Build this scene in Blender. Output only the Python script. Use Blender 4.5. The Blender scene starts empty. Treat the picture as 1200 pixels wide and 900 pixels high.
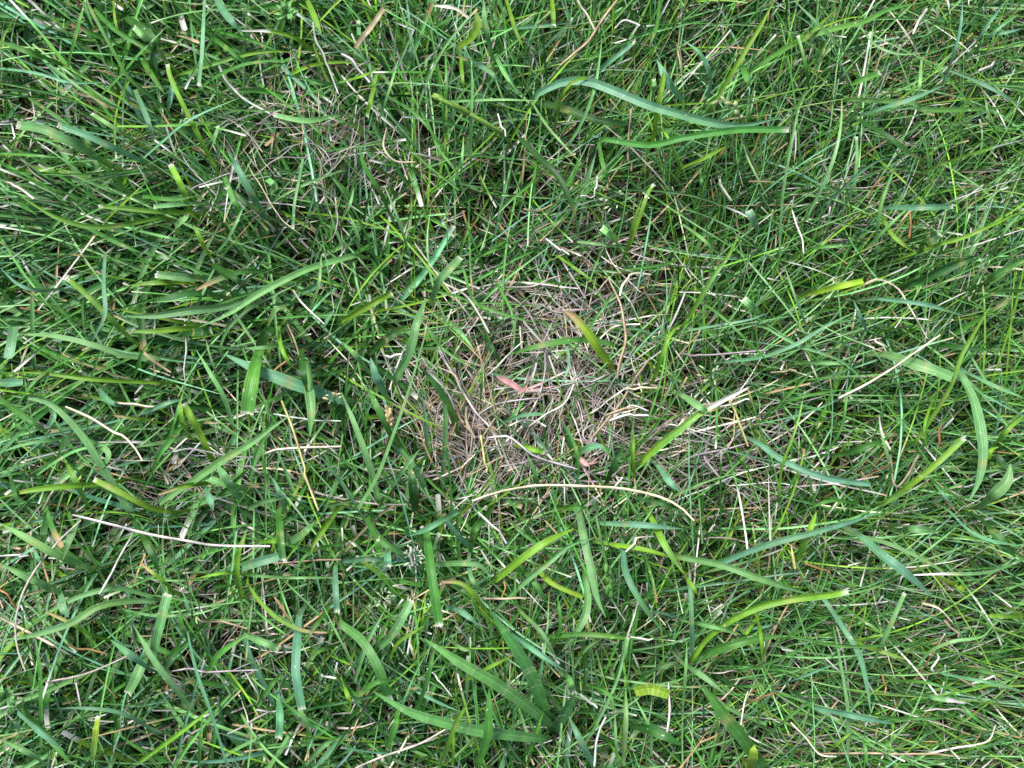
import bpy, math, random, re
import numpy as np

sc = bpy.context.scene
col = sc.collection
rng = np.random.default_rng(7)
random.seed(7)

# ------------------------------------------------------------------ camera
HF = math.radians(56.0)              # horizontal field of view
REF = 0.030                          # height of the grass canopy
WID = 0.45                           # width of the lawn seen at that height (m)
CAMZ = REF + WID / 2 / math.tan(HF / 2)
cam_d = bpy.data.cameras.new('camera')
cam_d.sensor_fit = 'HORIZONTAL'
cam_d.angle = HF
cam_d.clip_start = 0.01
cam_d.clip_end = 500
cam = bpy.data.objects.new('camera', cam_d)
cam.location = (0, 0, CAMZ)
col.objects.link(cam)
sc.camera = cam

# ------------------------------------------------------------------ world, sun, exposure
SUN_EL, SUN_AZ = math.radians(54), math.radians(-30)
world = bpy.data.worlds.new('World')
sc.world = world
world.use_nodes = True
wn = world.node_tree
bg = wn.nodes['Background']
sky = wn.nodes.new('ShaderNodeTexSky')
sky.sky_type = 'NISHITA'
sky.sun_disc = False
sky.sun_elevation = SUN_EL
sky.sun_rotation = SUN_AZ
sky.air_density = 1.0
sky.dust_density = 2.5
sky.ozone_density = 1.0
wn.links.new(sky.outputs[0], bg.inputs[0])
bg.inputs[1].default_value = 0.06
sun_d = bpy.data.lights.new('sun', 'SUN')
sun_d.energy = 2.0
sun_d.angle = math.radians(18)
sun_d.color = (1.0, 0.975, 0.94)
sun = bpy.data.objects.new('sun', sun_d)
# the lamp's -Z points from the sun to the ground
sx, sy, sz = math.sin(SUN_AZ) * math.cos(SUN_EL), math.cos(SUN_AZ) * math.cos(SUN_EL), math.sin(SUN_EL)
from mathutils import Vector
sun.rotation_euler = Vector((-sx, -sy, -sz)).to_track_quat('-Z', 'Y').to_euler()
sun.location = (0.3, 0.3, 2)
col.objects.link(sun)
sc.view_settings.view_transform = 'Standard'
sc.view_settings.look = 'None'
sc.view_settings.exposure = 1.5
sc.view_settings.gamma = 1.0
sc.cycles.max_bounces = 8
sc.cycles.transmission_bounces = 6
sc.cycles.diffuse_bounces = 4
sc.cycles.use_denoising = False

# ------------------------------------------------------------------ helpers
K = math.tan(HF / 2) / 600.0
def unproject(px, py, z):
    """A point of the lawn at height z that lies under photo pixel (px, py)."""
    d = CAMZ - z
    return np.stack([(px - 600) * K * d, -(py - 450) * K * d, z], -1)
def to_px(x, y, z=REF):
    d = CAMZ - z
    return x / (K * d) + 600, -y / (K * d) + 450

COL = {'G': (.076, .250, .040), 'P': (.172, .385, .130), 'B': (.145, .355, .200), 'Y': (.180, .375, .030),  # P and B lightened: the blades' pale bluish sheen is put into the colour
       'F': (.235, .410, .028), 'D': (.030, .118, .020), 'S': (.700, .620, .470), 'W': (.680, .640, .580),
       'L': (.430, .385, .365), 'T': (.380, .300, .190), 'O': (.340, .190, .070), 'H': (.560, .500, .190),
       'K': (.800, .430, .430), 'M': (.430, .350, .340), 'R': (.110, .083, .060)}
WHITE = np.array((.70, .68, .62)); TAN = np.array((.46, .32, .16)); BUFF = np.array((.36, .34, .12))

def node_mat(name, rough, transl, bump, ribs, spec=0.5, mottle=.35):
    m = bpy.data.materials.new(name); m.use_nodes = True
    nt = m.node_tree; nt.nodes.clear()
    N = nt.nodes.new; L = nt.links.new
    out = N('ShaderNodeOutputMaterial')
    at = N('ShaderNodeAttribute'); at.attribute_name = 'Col'
    tc = N('ShaderNodeTexCoord')
    n1 = N('ShaderNodeTexNoise'); n1.inputs['Scale'].default_value = 170; n1.inputs['Detail'].default_value = 4
    L(tc.outputs['Object'], n1.inputs['Vector'])
    mr = N('ShaderNodeMapRange'); mr.inputs['From Min'].default_value = .3; mr.inputs['From Max'].default_value = .7
    mr.inputs['To Min'].default_value = 1 - mottle; mr.inputs['To Max'].default_value = 1 + mottle
    L(n1.outputs['Fac'], mr.inputs['Value'])
    uv = N('ShaderNodeUVMap'); uv.uv_map = 'UVMap'
    sep = N('ShaderNodeSeparateXYZ'); L(uv.outputs[0], sep.inputs[0])
    # veins running along the blade
    mul = N('ShaderNodeMath'); mul.operation = 'MULTIPLY'; mul.inputs[1].default_value = ribs * 2 * math.pi
    L(sep.outputs['X'], mul.inputs[0])
    sn = N('ShaderNodeMath'); sn.operation = 'SINE'; L(mul.outputs[0], sn.inputs[0])
    vr = N('ShaderNodeMapRange'); vr.inputs['From Min'].default_value = -1
    vr.inputs['To Min'].default_value = .80; vr.inputs['To Max'].default_value = 1.12
    L(sn.outputs[0], vr.inputs['Value'])
    # the pale midrib
    of = N('ShaderNodeMath'); of.operation = 'SUBTRACT'; of.inputs[1].default_value = .5; L(sep.outputs['X'], of.inputs[0])
    ab = N('ShaderNodeMath'); ab.operation = 'ABSOLUTE'; L(of.outputs[0], ab.inputs[0])
    rb = N('ShaderNodeMapRange'); rb.inputs['From Min'].default_value = .02; rb.inputs['From Max'].default_value = .09
    rb.inputs['To Min'].default_value = 1.3; rb.inputs['To Max'].default_value = 1.0; L(ab.outputs[0], rb.inputs['Value'])
    m0 = N('ShaderNodeMath'); m0.operation = 'MULTIPLY'; L(vr.outputs[0], m0.inputs[0]); L(rb.outputs[0], m0.inputs[1])
    mm = N('ShaderNodeMath'); mm.operation = 'MULTIPLY'
    L(mr.outputs[0], mm.inputs[0]); L(m0.outputs[0], mm.inputs[1])
    sc1 = N('ShaderNodeVectorMath'); sc1.operation = 'SCALE'
    L(at.outputs['Color'], sc1.inputs[0]); L(mm.outputs[0], sc1.inputs['Scale'])
    # small pale nicks and specks
    vo = N('ShaderNodeTexNoise'); vo.inputs['Scale'].default_value = 420; vo.inputs['Detail'].default_value = 1
    L(tc.outputs['Object'], vo.inputs['Vector'])
    rp = N('ShaderNodeMapRange'); rp.inputs['From Min'].default_value = .735; rp.inputs['From Max'].default_value = .76
    rp.inputs['To Max'].default_value = .75
    L(vo.outputs['Fac'], rp.inputs['Value'])
    mx = N('ShaderNodeMix'); mx.data_type = 'RGBA'
    L(rp.outputs[0], mx.inputs['Factor']); L(sc1.outputs[0], mx.inputs['A']); mx.inputs['B'].default_value = (.55, .55, .42, 1)
    bs = N('ShaderNodeBsdfPrincipled')
    bs.inputs['Roughness'].default_value = rough
    bs.inputs['Specular IOR Level'].default_value = spec
    L(mx.outputs['Result'], bs.inputs['Base Color'])
    bp = N('ShaderNodeBump'); bp.inputs['Strength'].default_value = bump; bp.inputs['Distance'].default_value = .0003
    L(mm.outputs[0], bp.inputs['Height']); L(bp.outputs[0], bs.inputs['Normal'])
    if transl > 0:
        tr = N('ShaderNodeBsdfTranslucent')
        hs = N('ShaderNodeMix'); hs.data_type = 'RGBA'; hs.blend_type = 'MULTIPLY'; hs.inputs['Factor'].default_value = 1
        L(mx.outputs['Result'], hs.inputs['A']); hs.inputs['B'].default_value = (1.25, 1.25, .55, 1)
        L(hs.outputs['Result'], tr.inputs['Color'])
        ms = N('ShaderNodeMixShader'); ms.inputs[0].default_value = transl
        L(bs.outputs[0], ms.inputs[1]); L(tr.outputs[0], ms.inputs[2]); L(ms.outputs[0], out.inputs[0])
    else:
        L(bs.outputs[0], out.inputs[0])
    return m
M_BROAD = node_mat('broad_blade_leaf', .44, .22, .6, 6, .42, .20)
M_FINE = node_mat('fine_blade_leaf', .42, .18, .25, 2, .42, .24)
M_STRAW = node_mat('dry_straw', .55, .12, .5, 3, .35, .45)
M_TIP = node_mat('frayed_tip', .6, .2, .3, 2, .3)

def spline(pts, n):
    """Catmull-Rom through pts (k,d), resampled at n even steps of arc length."""
    p = np.asarray(pts, float)
    if len(p) == 2: p = np.array([p[0], (p[0] + p[1]) / 2, p[1]])
    q = np.vstack([2 * p[0] - p[1], p, 2 * p[-1] - p[-2]])
    out = []
    for i in range(1, len(q) - 2):
        t = np.linspace(0, 1, 24, endpoint=False)[:, None]
        a, b, c, d = q[i - 1], q[i], q[i + 1], q[i + 2]
        out.append(.5 * (2 * b + (c - a) * t + (2 * a - 5 * b + 4 * c - d) * t ** 2 + (3 * b - a - 3 * c + d) * t ** 3))
    out.append(q[-2][None])
    o = np.vstack(out)
    s = np.r_[0, np.cumsum(np.linalg.norm(np.diff(o, axis=0), axis=1))]
    u = np.linspace(0, s[-1], n)
    return np.stack([np.interp(u, s, o[:, k]) for k in range(o.shape[1])], -1)

def nrm(v): return v / np.maximum(np.linalg.norm(v, axis=-1, keepdims=True), 1e-9)

def ribbons(P, W, C, fold, roll, across=3, side=None, tube=False):
    """P (B,n,3) centre lines, W (B,n) widths, C (B,n,3) colours, fold (B,) depth of the V, roll (B,n) twist.
    Returns flat vertex, quad, colour and uv arrays."""
    B, n, _ = P.shape
    T = nrm(np.gradient(P, axis=1))
    if side is None:
        side = np.stack([-T[..., 1], T[..., 0], np.zeros_like(T[..., 0])], -1)
    S = nrm(side - (side * T).sum(-1, keepdims=True) * T)
    Nn = np.cross(T, S)
    Nn = np.where(Nn[..., 2:3] < 0, -Nn, Nn) if False else Nn
    c, s = np.cos(roll)[..., None], np.sin(roll)[..., None]
    S, Nn = S * c + Nn * s, Nn * c - S * s
    if tube:
        us = np.array([[-.5, 0], [0, .38], [.5, 0], [0, -.38]]); uvx = np.array([0, .33, .66, 1.])
        k = 4
    else:
        u = np.linspace(-.5, .5, across); k = across
        us = np.stack([u, np.abs(u) * 2 - .5], -1); uvx = u + .5
    V = (P[:, :, None, :] + us[None, None, :, 0:1] * W[:, :, None, None] * S[:, :, None, :]
         + us[None, None, :, 1:2] * (W * (fold[:, None] if not tube else 1))[:, :, None, None] * Nn[:, :, None, :])
    V = V.reshape(-1, 3)
    idx = np.arange(B * n * k).reshape(B, n, k)
    if tube:
        nx = np.roll(idx, -1, axis=2)
        F = np.stack([idx[:, :-1], nx[:, :-1], nx[:, 1:], idx[:, 1:]], -1).reshape(-1, 4)
    else:
        F = np.stack([idx[:, :-1, :-1], idx[:, :-1, 1:], idx[:, 1:, 1:], idx[:, 1:, :-1]], -1).reshape(-1, 4)
    CC = np.repeat(C[:, :, None, :], k, 2).reshape(-1, 3)
    v = np.linspace(0, 1, n)
    UV = np.stack([np.broadcast_to(uvx[None, None], (B, n, k)), np.broadcast_to(v[None, :, None], (B, n, k))], -1).reshape(-1, 2)
    return V, F, CC, UV

def mesh_of(name, parts, mat):
    V = np.vstack([p[0] for p in parts]); CC = np.vstack([p[2] for p in parts]); UV = np.vstack([p[3] for p in parts])
    o = 0; Fs = []
    for p in parts: Fs.append(p[1] + o); o += len(p[0])
    F = np.vstack(Fs)
    me = bpy.data.meshes.new(name)
    me.vertices.add(len(V)); me.vertices.foreach_set('co', V.astype(np.float32).ravel())
    me.loops.add(F.size); me.loops.foreach_set('vertex_index', F.astype(np.int32).ravel())
    me.polygons.add(len(F)); me.polygons.foreach_set('loop_start', np.arange(0, F.size, 4, dtype=np.int32))
    me.polygons.foreach_set('use_smooth', np.ones(len(F), bool))
    me.update(calc_edges=True)
    a = me.color_attributes.new('Col', 'FLOAT_COLOR', 'POINT')
    a.data.foreach_set('color', np.c_[CC, np.ones(len(CC))].astype(np.float32).ravel())
    ul = me.uv_layers.new(name='UVMap')
    ul.data.foreach_set('uv', UV[F.ravel()].astype(np.float32).ravel())
    me.materials.append(mat)
    return me
def link(name, me, parent=None):
    o = bpy.data.objects.new(name, me); col.objects.link(o)
    if parent is not None: o.parent = parent
    return o
def tag(o, label, cat, group=None):
    o['label'] = label; o['category'] = cat
    if group: o['group'] = group
    return o

# ------------------------------------------------------------------ fields over the lawn (photo pixels)
BARE = [(655, 462, 72, 60, .95), (655, 368, 62, 36, .62), (535, 475, 42, 46, .66), (715, 300, 55, 24, .5), (780, 510, 66, 36, .66), (575, 545, 60, 38, .6),
        (350, 172, 60, 34, .4), (235, 545, 80, 34, .7), (150, 700, 100, 50, .3), (600, 690, 80, 36, .4), (860, 560, 80, 32, .45), (440, 480, 45, 45, .5),
        (940, 870, 60, 30, .4), (1010, 215, 60, 34, .3), (300, 760, 70, 50, .4), (430, 190, 50, 60, .3), (1040, 690, 60, 40, .3), (60, 130, 60, 60, .3), (690, 700, 60, 60, .3)]
def bare(px, py):
    k = np.ones_like(px, float)
    for x, y, a, b, s in BARE: k *= 1 - .80 * s * np.exp(-.5 * (((px - x) / a) ** 2 + ((py - y) / b) ** 2))
    return 1 - k
def sm(a, b, x): return np.clip((x - a) / (b - a), 0, 1)
# heading of the blades in the picture: (px, py, degrees anticlockwise from right, spread)
HEAD = [(80, 60, 130, 60), (250, 150, 150, 70), (120, 250, 170, 45), (200, 370, 180, 40), (60, 520, 200, 50), (330, 480, 230, 70),
        (150, 720, 200, 60), (300, 830, 100, 60), (500, 60, 90, 55), (450, 230, 100, 70), (620, 180, 80, 70), (780, 200, 70, 60),
        (900, 60, 55, 45), (1080, 100, 30, 55), (980, 250, 60, 60), (1130, 260, 20, 50), (900, 400, 45, 55), (1050, 430, 50, 60),
        (1000, 560, 20, 60), (850, 640, 150, 60), (1100, 650, 0, 35), (1130, 780, -5, 35), (960, 740, 10, 45), (950, 860, 30, 60),
        (730, 750, 90, 60), (600, 830, 95, 60), (480, 700, 120, 80), (420, 860, 90, 60), (640, 450, 60, 180), (540, 360, 70, 70)]
HX = np.array(HEAD, float)
def heading(px, py):
    d2 = (px[:, None] - HX[None, :, 0]) ** 2 + (py[:, None] - HX[None, :, 1]) ** 2
    w = np.exp(-d2 / (2 * 90 ** 2)) + 1e-9; w /= w.sum(1, keepdims=True)
    pick = (w.cumsum(1) > rng.random((len(px), 1))).argmax(1)
    return np.radians(HX[pick, 2]), np.radians(HX[pick, 3])

KEEP = [(590, 445, 13, .022), (604, 453, 13, .022), (618, 456, 12, .022), (640, 451, 10, .024), (684, 541, 13, .022), (697, 537, 11, .024), (690, 530, 12, .026),
        (678, 378, 13, .030), (690, 395, 13, .030), (704, 418, 12, .030), (297, 430, 16, .03), (294, 455, 16, .03), (291, 478, 16, .034),
        (560, 580, 8, .036), (590, 575, 8, .036), (620, 572, 8, .036), (650, 571, 8, .036), (690, 570, 8, .036), (730, 570, 8, .036), (765, 577, 8, .036),
        (305, 660, 16, .034), (12, 402, 16, .034), (335, 17, 18, .034), (8, 815, 18, .034), (763, 811, 16, .030), (612, 835, 15, .034), (580, 808, 15, .036), (550, 785, 14, .038),
        (520, 862, 12, .034), (580, 860, 12, .034), (645, 860, 20, .030), (630, 815, 14, .034), (610, 770, 14, .034), (590, 740, 12, .036), (660, 840, 12, .03),
        (1140, 460, 14, .038), (1149, 500, 14, .038), (1150, 545, 14, .038), (1060, 425, 12, .038), (1090, 433, 12, .038), (940, 703, 10, .04), (880, 715, 10, .04), (840, 740, 10, .04),
        (185, 745, 12, .036), (192, 715, 12, .036), (500, 400, 10, .04), (480, 460, 10, .04), (460, 510, 10, .04), (780, 130, 10, .04), (720, 105, 10, .04), (850, 145, 10, .04), (880, 152, 10, .04),
        (434, 440, 14, .030), (456, 490, 12, .03), (712, 650, 10, .036), (850, 122, 12, .04), (860, 850, 14, .036), (840, 825, 12, .036), (400, 430, 0, 1),
        (110, 500, 14, .032), (90, 480, 12, .032), (125, 540, 14, .032), (100, 622, 7, .036), (150, 628, 7, .036), (200, 633, 7, .036), (102, 762, 14, .026), (260, 370, 12, .036), (300, 340, 12, .036)]
XM, YM = .40, .33                       # half size of the planted part of the lawn
def scatter(n, weight):
    """n root points, thinned towards the margin outside the picture."""
    out = []; c = 0
    while c < n:
        x = rng.uniform(-XM, XM, n * 2); y = rng.uniform(-YM, YM, n * 2)
        px, py = to_px(x, y, 0.02)
        inside = (px > -60) & (px < 1260) & (py > -60) & (py < 960)
        w = weight(px, py) * np.where(inside, 1, .45)
        k = rng.random(len(x)) < w
        out.append(np.c_[x[k], y[k]]); c += k.sum()
    return np.vstack(out)[:n]

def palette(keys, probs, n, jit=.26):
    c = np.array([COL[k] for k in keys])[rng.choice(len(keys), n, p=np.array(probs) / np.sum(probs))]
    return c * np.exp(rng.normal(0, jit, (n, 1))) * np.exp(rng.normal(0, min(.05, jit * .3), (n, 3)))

def grow(roots, phi, length, width, cap, th0, th1, curl, C0, n, fold, across=3, tipw=.12, cut=None, basez=-.016, longtip=.3):
    """Arched blades rising from the soil: th0/th1 inclination at root and tip."""
    B = len(roots)
    t = np.linspace(0, 1, n)[None]
    th = th0[:, None] + (th1 - th0)[:, None] * t ** 1.1
    ph = phi[:, None] + curl[:, None] * t
    wob = rng.normal(0, .022, (B, n)).cumsum(1); ph = ph + wob
    ds = (length / (n - 1))[:, None]
    D = np.stack([np.cos(th) * np.cos(ph), np.cos(th) * np.sin(ph), np.sin(th)], -1) * ds[..., None]
    P = np.cumsum(np.concatenate([np.zeros((B, 1, 3)), D[:, :-1]], 1), 1)
    mz = P[..., 2].max(1)
    P[..., 2] *= np.minimum(1, cap / np.maximum(mz, 1e-6))[:, None]
    P[..., 2] = np.maximum(P[..., 2], .001)
    P[..., :2] += roots[:, None, :]; P[..., 2] += basez
    prof = np.interp(t, [0, .12, .5, .8, 1], [.6, .85, 1, .85, tipw])
    W = width[:, None] * np.broadcast_to(prof, (B, n)).copy()
    if cut is not None:
        pc = np.interp(t, [0, .12, .5, 1], [.6, .85, 1, .85])
        W = np.where(cut[:, None], width[:, None] * pc, W)
    # leave the single things on top in view: no blade of the mass lies across them
    qx, qy = to_px(P[..., 0], P[..., 1], P[..., 2])
    ok = np.ones(B, bool)
    for kx, ky, kr, kz in KEEP:
        ok &= ~(((qx - kx) ** 2 + (qy - ky) ** 2 < kr * kr) & (P[..., 2] > kz)).any(1)
    P, W, C0, ph, fold, roots, B = P[ok], W[ok], C0[ok], ph[ok], fold[ok], roots[ok], int(ok.sum())
    side = np.stack([-np.sin(ph), np.cos(ph), np.zeros_like(ph)], -1)
    roll = rng.normal(0, .4, (B, 1)) + rng.normal(0, .6, (B, 1)) * t
    # colour along the blade: buff sheath at the root, dry pale tip
    base = sm(.28, .0, t)[..., None] * rng.uniform(.2, 1, (B, 1, 1))
    C = C0[:, None, :] * (1 - base) + BUFF * base
    tipl = rng.choice([0, 0, .04, .08, longtip], B, p=[.2, .12, .44, .18, .06])[:, None]
    tipc = np.where(rng.random((B, 1)) < .6, WHITE[None], TAN[None])
    a = np.where(t > 1 - tipl - 1e-3, 1., 0.) * (tipl > 0)
    C = C * (1 - a[..., None]) + tipc[:, None, :] * a[..., None]
    return ribbons(P, W, C, fold, roll, across, side)

# ------------------------------------------------------------------ the ground: one sheet, fine under the grass and coarse to the horizon
def ground():
    u = np.linspace(-1, 1, 221)
    ax = np.sign(u) * (np.abs(u) * .55 + np.abs(u) ** 9 * 60)
    X, Y = np.meshgrid(ax, ax)
    Z = np.zeros_like(X)
    for f, a in ((35, .0022), (90, .0012), (210, .0007)):
        for _ in range(5):
            th, ph = rng.uniform(0, 2 * math.pi, 2)
            Z += a / 2.2 * np.sin(f * (X * math.cos(th) + Y * math.sin(th)) + ph)
    Z = np.where(np.hypot(X, Y) > 1.0, Z * .3, Z) - .019
    V = np.stack([X, Y, Z], -1).reshape(-1, 3)
    i = np.arange(221 * 221).reshape(221, 221)
    F = np.stack([i[:-1, :-1], i[:-1, 1:], i[1:, 1:], i[1:, :-1]], -1).reshape(-1, 4)
    m = bpy.data.materials.new('dark_soil'); m.use_nodes = True
    nt = m.node_tree; N = nt.nodes.new; L = nt.links.new
    bs = nt.nodes['Principled BSDF']; bs.inputs['Roughness'].default_value = .95; bs.inputs['Specular IOR Level'].default_value = .2
    tc = N('ShaderNodeTexCoord'); no = N('ShaderNodeTexNoise'); no.inputs['Scale'].default_value = 160; no.inputs['Detail'].default_value = 8
    L(tc.outputs['Object'], no.inputs['Vector'])
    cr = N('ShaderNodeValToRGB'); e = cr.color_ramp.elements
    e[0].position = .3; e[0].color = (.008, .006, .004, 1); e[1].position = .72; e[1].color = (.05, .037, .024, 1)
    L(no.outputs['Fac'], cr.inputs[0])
    # beyond the modelled turf the sheet takes the lawn's own green
    ln = N('ShaderNodeVectorMath'); ln.operation = 'LENGTH'; L(tc.outputs['Object'], ln.inputs[0])
    mr = N('ShaderNodeMapRange'); mr.inputs['From Min'].default_value = .42; mr.inputs['From Max'].default_value = .6
    L(ln.outputs['Value'], mr.inputs['Value'])
    g = N('ShaderNodeValToRGB'); e = g.color_ramp.elements
    e[0].position = .35; e[0].color = (.02, .045, .012, 1); e[1].position = .7; e[1].color = (.06, .15, .035, 1)
    n2 = N('ShaderNodeTexNoise'); n2.inputs['Scale'].default_value = 60; n2.inputs['Detail'].default_value = 8
    L(tc.outputs['Object'], n2.inputs['Vector']); L(n2.outputs['Fac'], g.inputs[0])
    mx = N('ShaderNodeMix'); mx.data_type = 'RGBA'
    L(mr.outputs[0], mx.inputs['Factor']); L(cr.outputs[0], mx.inputs['A']); L(g.outputs[0], mx.inputs['B'])
    L(mx.outputs['Result'], bs.inputs['Base Color'])
    bp = N('ShaderNodeBump'); bp.inputs['Distance'].default_value = .002; L(no.outputs['Fac'], bp.inputs['Height']); L(bp.outputs[0], bs.inputs['Normal'])
    me = mesh_of('ground', [(V, F, np.full((len(V), 3), .05), np.zeros((len(V), 2)))], m)
    o = link('ground', me); o['kind'] = 'structure'; o['label'] = 'dark soil under the turf'
ground()

# ------------------------------------------------------------------ dead thatch: a felt of dry fibres low in the turf
SHEAF = np.array([(530, 455, -62), (555, 520, -35), (600, 545, 20), (740, 520, 12), (790, 505, 8), (640, 330, -20), (690, 470, 78), (650, 420, 100), (600, 430, 40), (720, 300, 15), (640, 500, 60), (700, 420, 50),
                  (340, 170, -10), (380, 190, 40), (230, 545, 5), (150, 700, 30), (860, 560, 20), (960, 870, -8)], float)
def litter(n, weight, zlo, zhi, lmin, lmax, wmin, wmax, keys, probs, tilt=.12, seg=6, zpatch=0.0, curl=.5, matted=False):
    r = scatter(n, weight); px, py = to_px(r[:, 0], r[:, 1], .01); b = bare(px, py)
    ln = rng.uniform(lmin, lmax, n); ph = rng.uniform(0, 2 * math.pi, n)
    t = np.linspace(0, 1, seg)[None]
    if matted:
        # dead stems lie in matted sheaves that share a lean
        d2 = (px[:, None] - SHEAF[None, :, 0]) ** 2 + (py[:, None] - SHEAF[None, :, 1]) ** 2
        k = (d2 + rng.exponential(900, d2.shape)).argmin(1)
        ph = np.where(rng.random(n) < .6, np.radians(SHEAF[k, 2]) + rng.normal(0, .38, n) + math.pi * (rng.random(n) < .5), ph)
    cu = rng.normal(0, curl, (n, 1)); ph = ph[:, None] + cu * (t - .5) + rng.normal(0, .10, (n, seg)).cumsum(1)
    z0 = rng.uniform(zlo, zhi, n) + zpatch * b * rng.random(n)
    th = rng.normal(0, tilt, (n, 1)) + rng.normal(0, tilt, (n, 1)) * (t - .5) * 2
    ds = (ln / (seg - 1))[:, None, None]
    D = np.stack([np.cos(th) * np.cos(ph), np.cos(th) * np.sin(ph), np.sin(th)], -1) * ds
    P = np.cumsum(D, 1); P -= P[:, seg // 2:seg // 2 + 1]
    P[..., :2] += r[:, None]; P[..., 2] += z0[:, None]; P[..., 2] = np.maximum(P[..., 2], -.0185)
    W = rng.uniform(wmin, wmax, (n, 1)) * np.interp(t, [0, .1, .8, 1], [.7, 1, .9, .35])
    C = np.repeat(palette(keys, probs, n, .3)[:, None], seg, 1)
    return ribbons(P, W, C, np.full(n, .3), rng.normal(0, .5, (n, 1)) + rng.normal(0, .8, (n, 1)) * t, 3)
thatch = [
    litter(8500, lambda x, y: .6 + .1 * bare(x, y), -.017, .001, .010, .045, .0004, .0011, 'RLTO', (7, 2.0, 1.4, .4)),  # lowest fibres: decayed brown, darkened further to paint in the gaps' shade
    litter(2300, lambda x, y: np.clip(.035 + 1.0 * bare(x, y) ** 1.3, 0, 1), .000, .010, .015, .055, .00032, .00075, 'LMWST', (3, 4, 3.2, .8, 1.6), .2, 8, .010, .3, True),
    litter(120, lambda x, y: np.exp(-.5 * (((x - 535) / 30) ** 2 + ((y - 480) / 30) ** 2)), .002, .020, .012, .034, .0003, .0006, 'TMO', (3, 4, .5), .25, 8, .004, .3, True),
    litter(75, lambda x, y: np.exp(-.5 * (((x - 350) / 55) ** 2 + ((y - 172) / 36) ** 2)), .008, .032, .020, .050, .0003, .0006, 'TMSL', (3, 4, 2, 2), .2, 9, .004, .9),
]
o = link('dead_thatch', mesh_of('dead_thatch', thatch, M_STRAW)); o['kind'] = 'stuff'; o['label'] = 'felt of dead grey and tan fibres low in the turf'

# ------------------------------------------------------------------ the mass of living grass
def lawn(n_tuft, per, weight, wid, lng, keysL, keysR, cut_p, n_seg, across, fold, capz, spread=1.0, dryp=.06, lean=(35, 88), curl_s=.55):
    tr = scatter(n_tuft, weight); px, py = to_px(tr[:, 0], tr[:, 1], .02)
    hd, sp = heading(px, py)
    cnt = rng.poisson(per, n_tuft) + 1
    i = np.repeat(np.arange(n_tuft), cnt); B = len(i)
    roots = tr[i] + rng.normal(0, .0045, (B, 2))
    phi = hd[i] + rng.normal(0, 1, B) * sp[i] * spread
    flip = rng.random(B) < .16; phi = np.where(flip, phi + math.pi, phi)
    qx, qy = to_px(roots[:, 0], roots[:, 1], .02); b = bare(qx, qy)
    right = sm(430, 760, qx + .15 * (450 - qy))
    length = rng.uniform(lng[0], lng[1], B) * (1 - .35 * b)
    width = rng.uniform(wid[0], wid[1], B) * (1 - .25 * right)
    cap = rng.uniform(.45, 1, B) * (capz + .014) * (1 - .35 * b)
    th0 = np.radians(rng.uniform(lean[0], lean[1], B)); th1 = np.radians(rng.normal(0, 28, B))
    curl = rng.normal(0, curl_s, B)
    cL = palette(*keysL, B); cR = palette(*keysR, B)
    C0 = np.where((rng.random(B) < right)[:, None], cR, cL)
    dry = rng.random(B) < dryp + 5 * dryp * b
    C0 = np.where(dry[:, None], palette('TSLO', (2.5, 2, 4, .5), B), C0)
    return grow(roots, phi, length, width, cap, th0, th1, curl, C0, n_seg, np.full(B, fold), across, .15, rng.random(B) < cut_p, longtip=.3 if across == 3 else .04)
left_pal = ('GPBYD', (4, 3.4, 1.5, 1.3, 2.4)); right_pal = ('GPBYD', (5, 3.2, 1.1, 2.0, 2.2))
w_fine = lambda x, y: np.clip((1 - bare(x, y)) ** 1.6 * (.62 + .38 * sm(380, 700, x)), 0.03, 1)
w_broad = lambda x, y: np.clip((1 - bare(x, y)) ** 1.5 * np.clip(1.0 - .9 * sm(420, 620, x) + .55 * sm(560, 700, y) * sm(900, 700, x), .10, 1), .01, 1)
under = lawn(1250, 8, w_fine, (.0008, .0015), (.025, .060), ('GPBYDTR', (2, .4, .6, .5, 7, .4, .9)), ('GPBYDTR', (2.5, .4, .5, .6, 7, .4, .8)), .4, 9, 3, .35, .028, dryp=.06)  # lower blades mostly dark green: shade of the gaps put into their colour
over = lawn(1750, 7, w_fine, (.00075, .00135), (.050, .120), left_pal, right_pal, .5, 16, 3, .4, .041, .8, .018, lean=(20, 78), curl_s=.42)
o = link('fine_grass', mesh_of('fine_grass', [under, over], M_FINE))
o['kind'] = 'stuff'; o['label'] = 'dense fine green turf between the single blades'
o = link('broad_grass', mesh_of('broad_grass', [lawn(520, 5, w_broad, (.0016, .0032), (.035, .080), ('GPBYD', (5, 3, 1.5, .9, 2.5)), ('GPBYD', (4, 3, 2, 1, 3)), .45, 14, 5, .24, .036, .9, .0, lean=(25, 80), curl_s=.35)], M_BROAD))
o['kind'] = 'stuff'; o['label'] = 'broader green blades filling the turf below the top layer'

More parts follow.
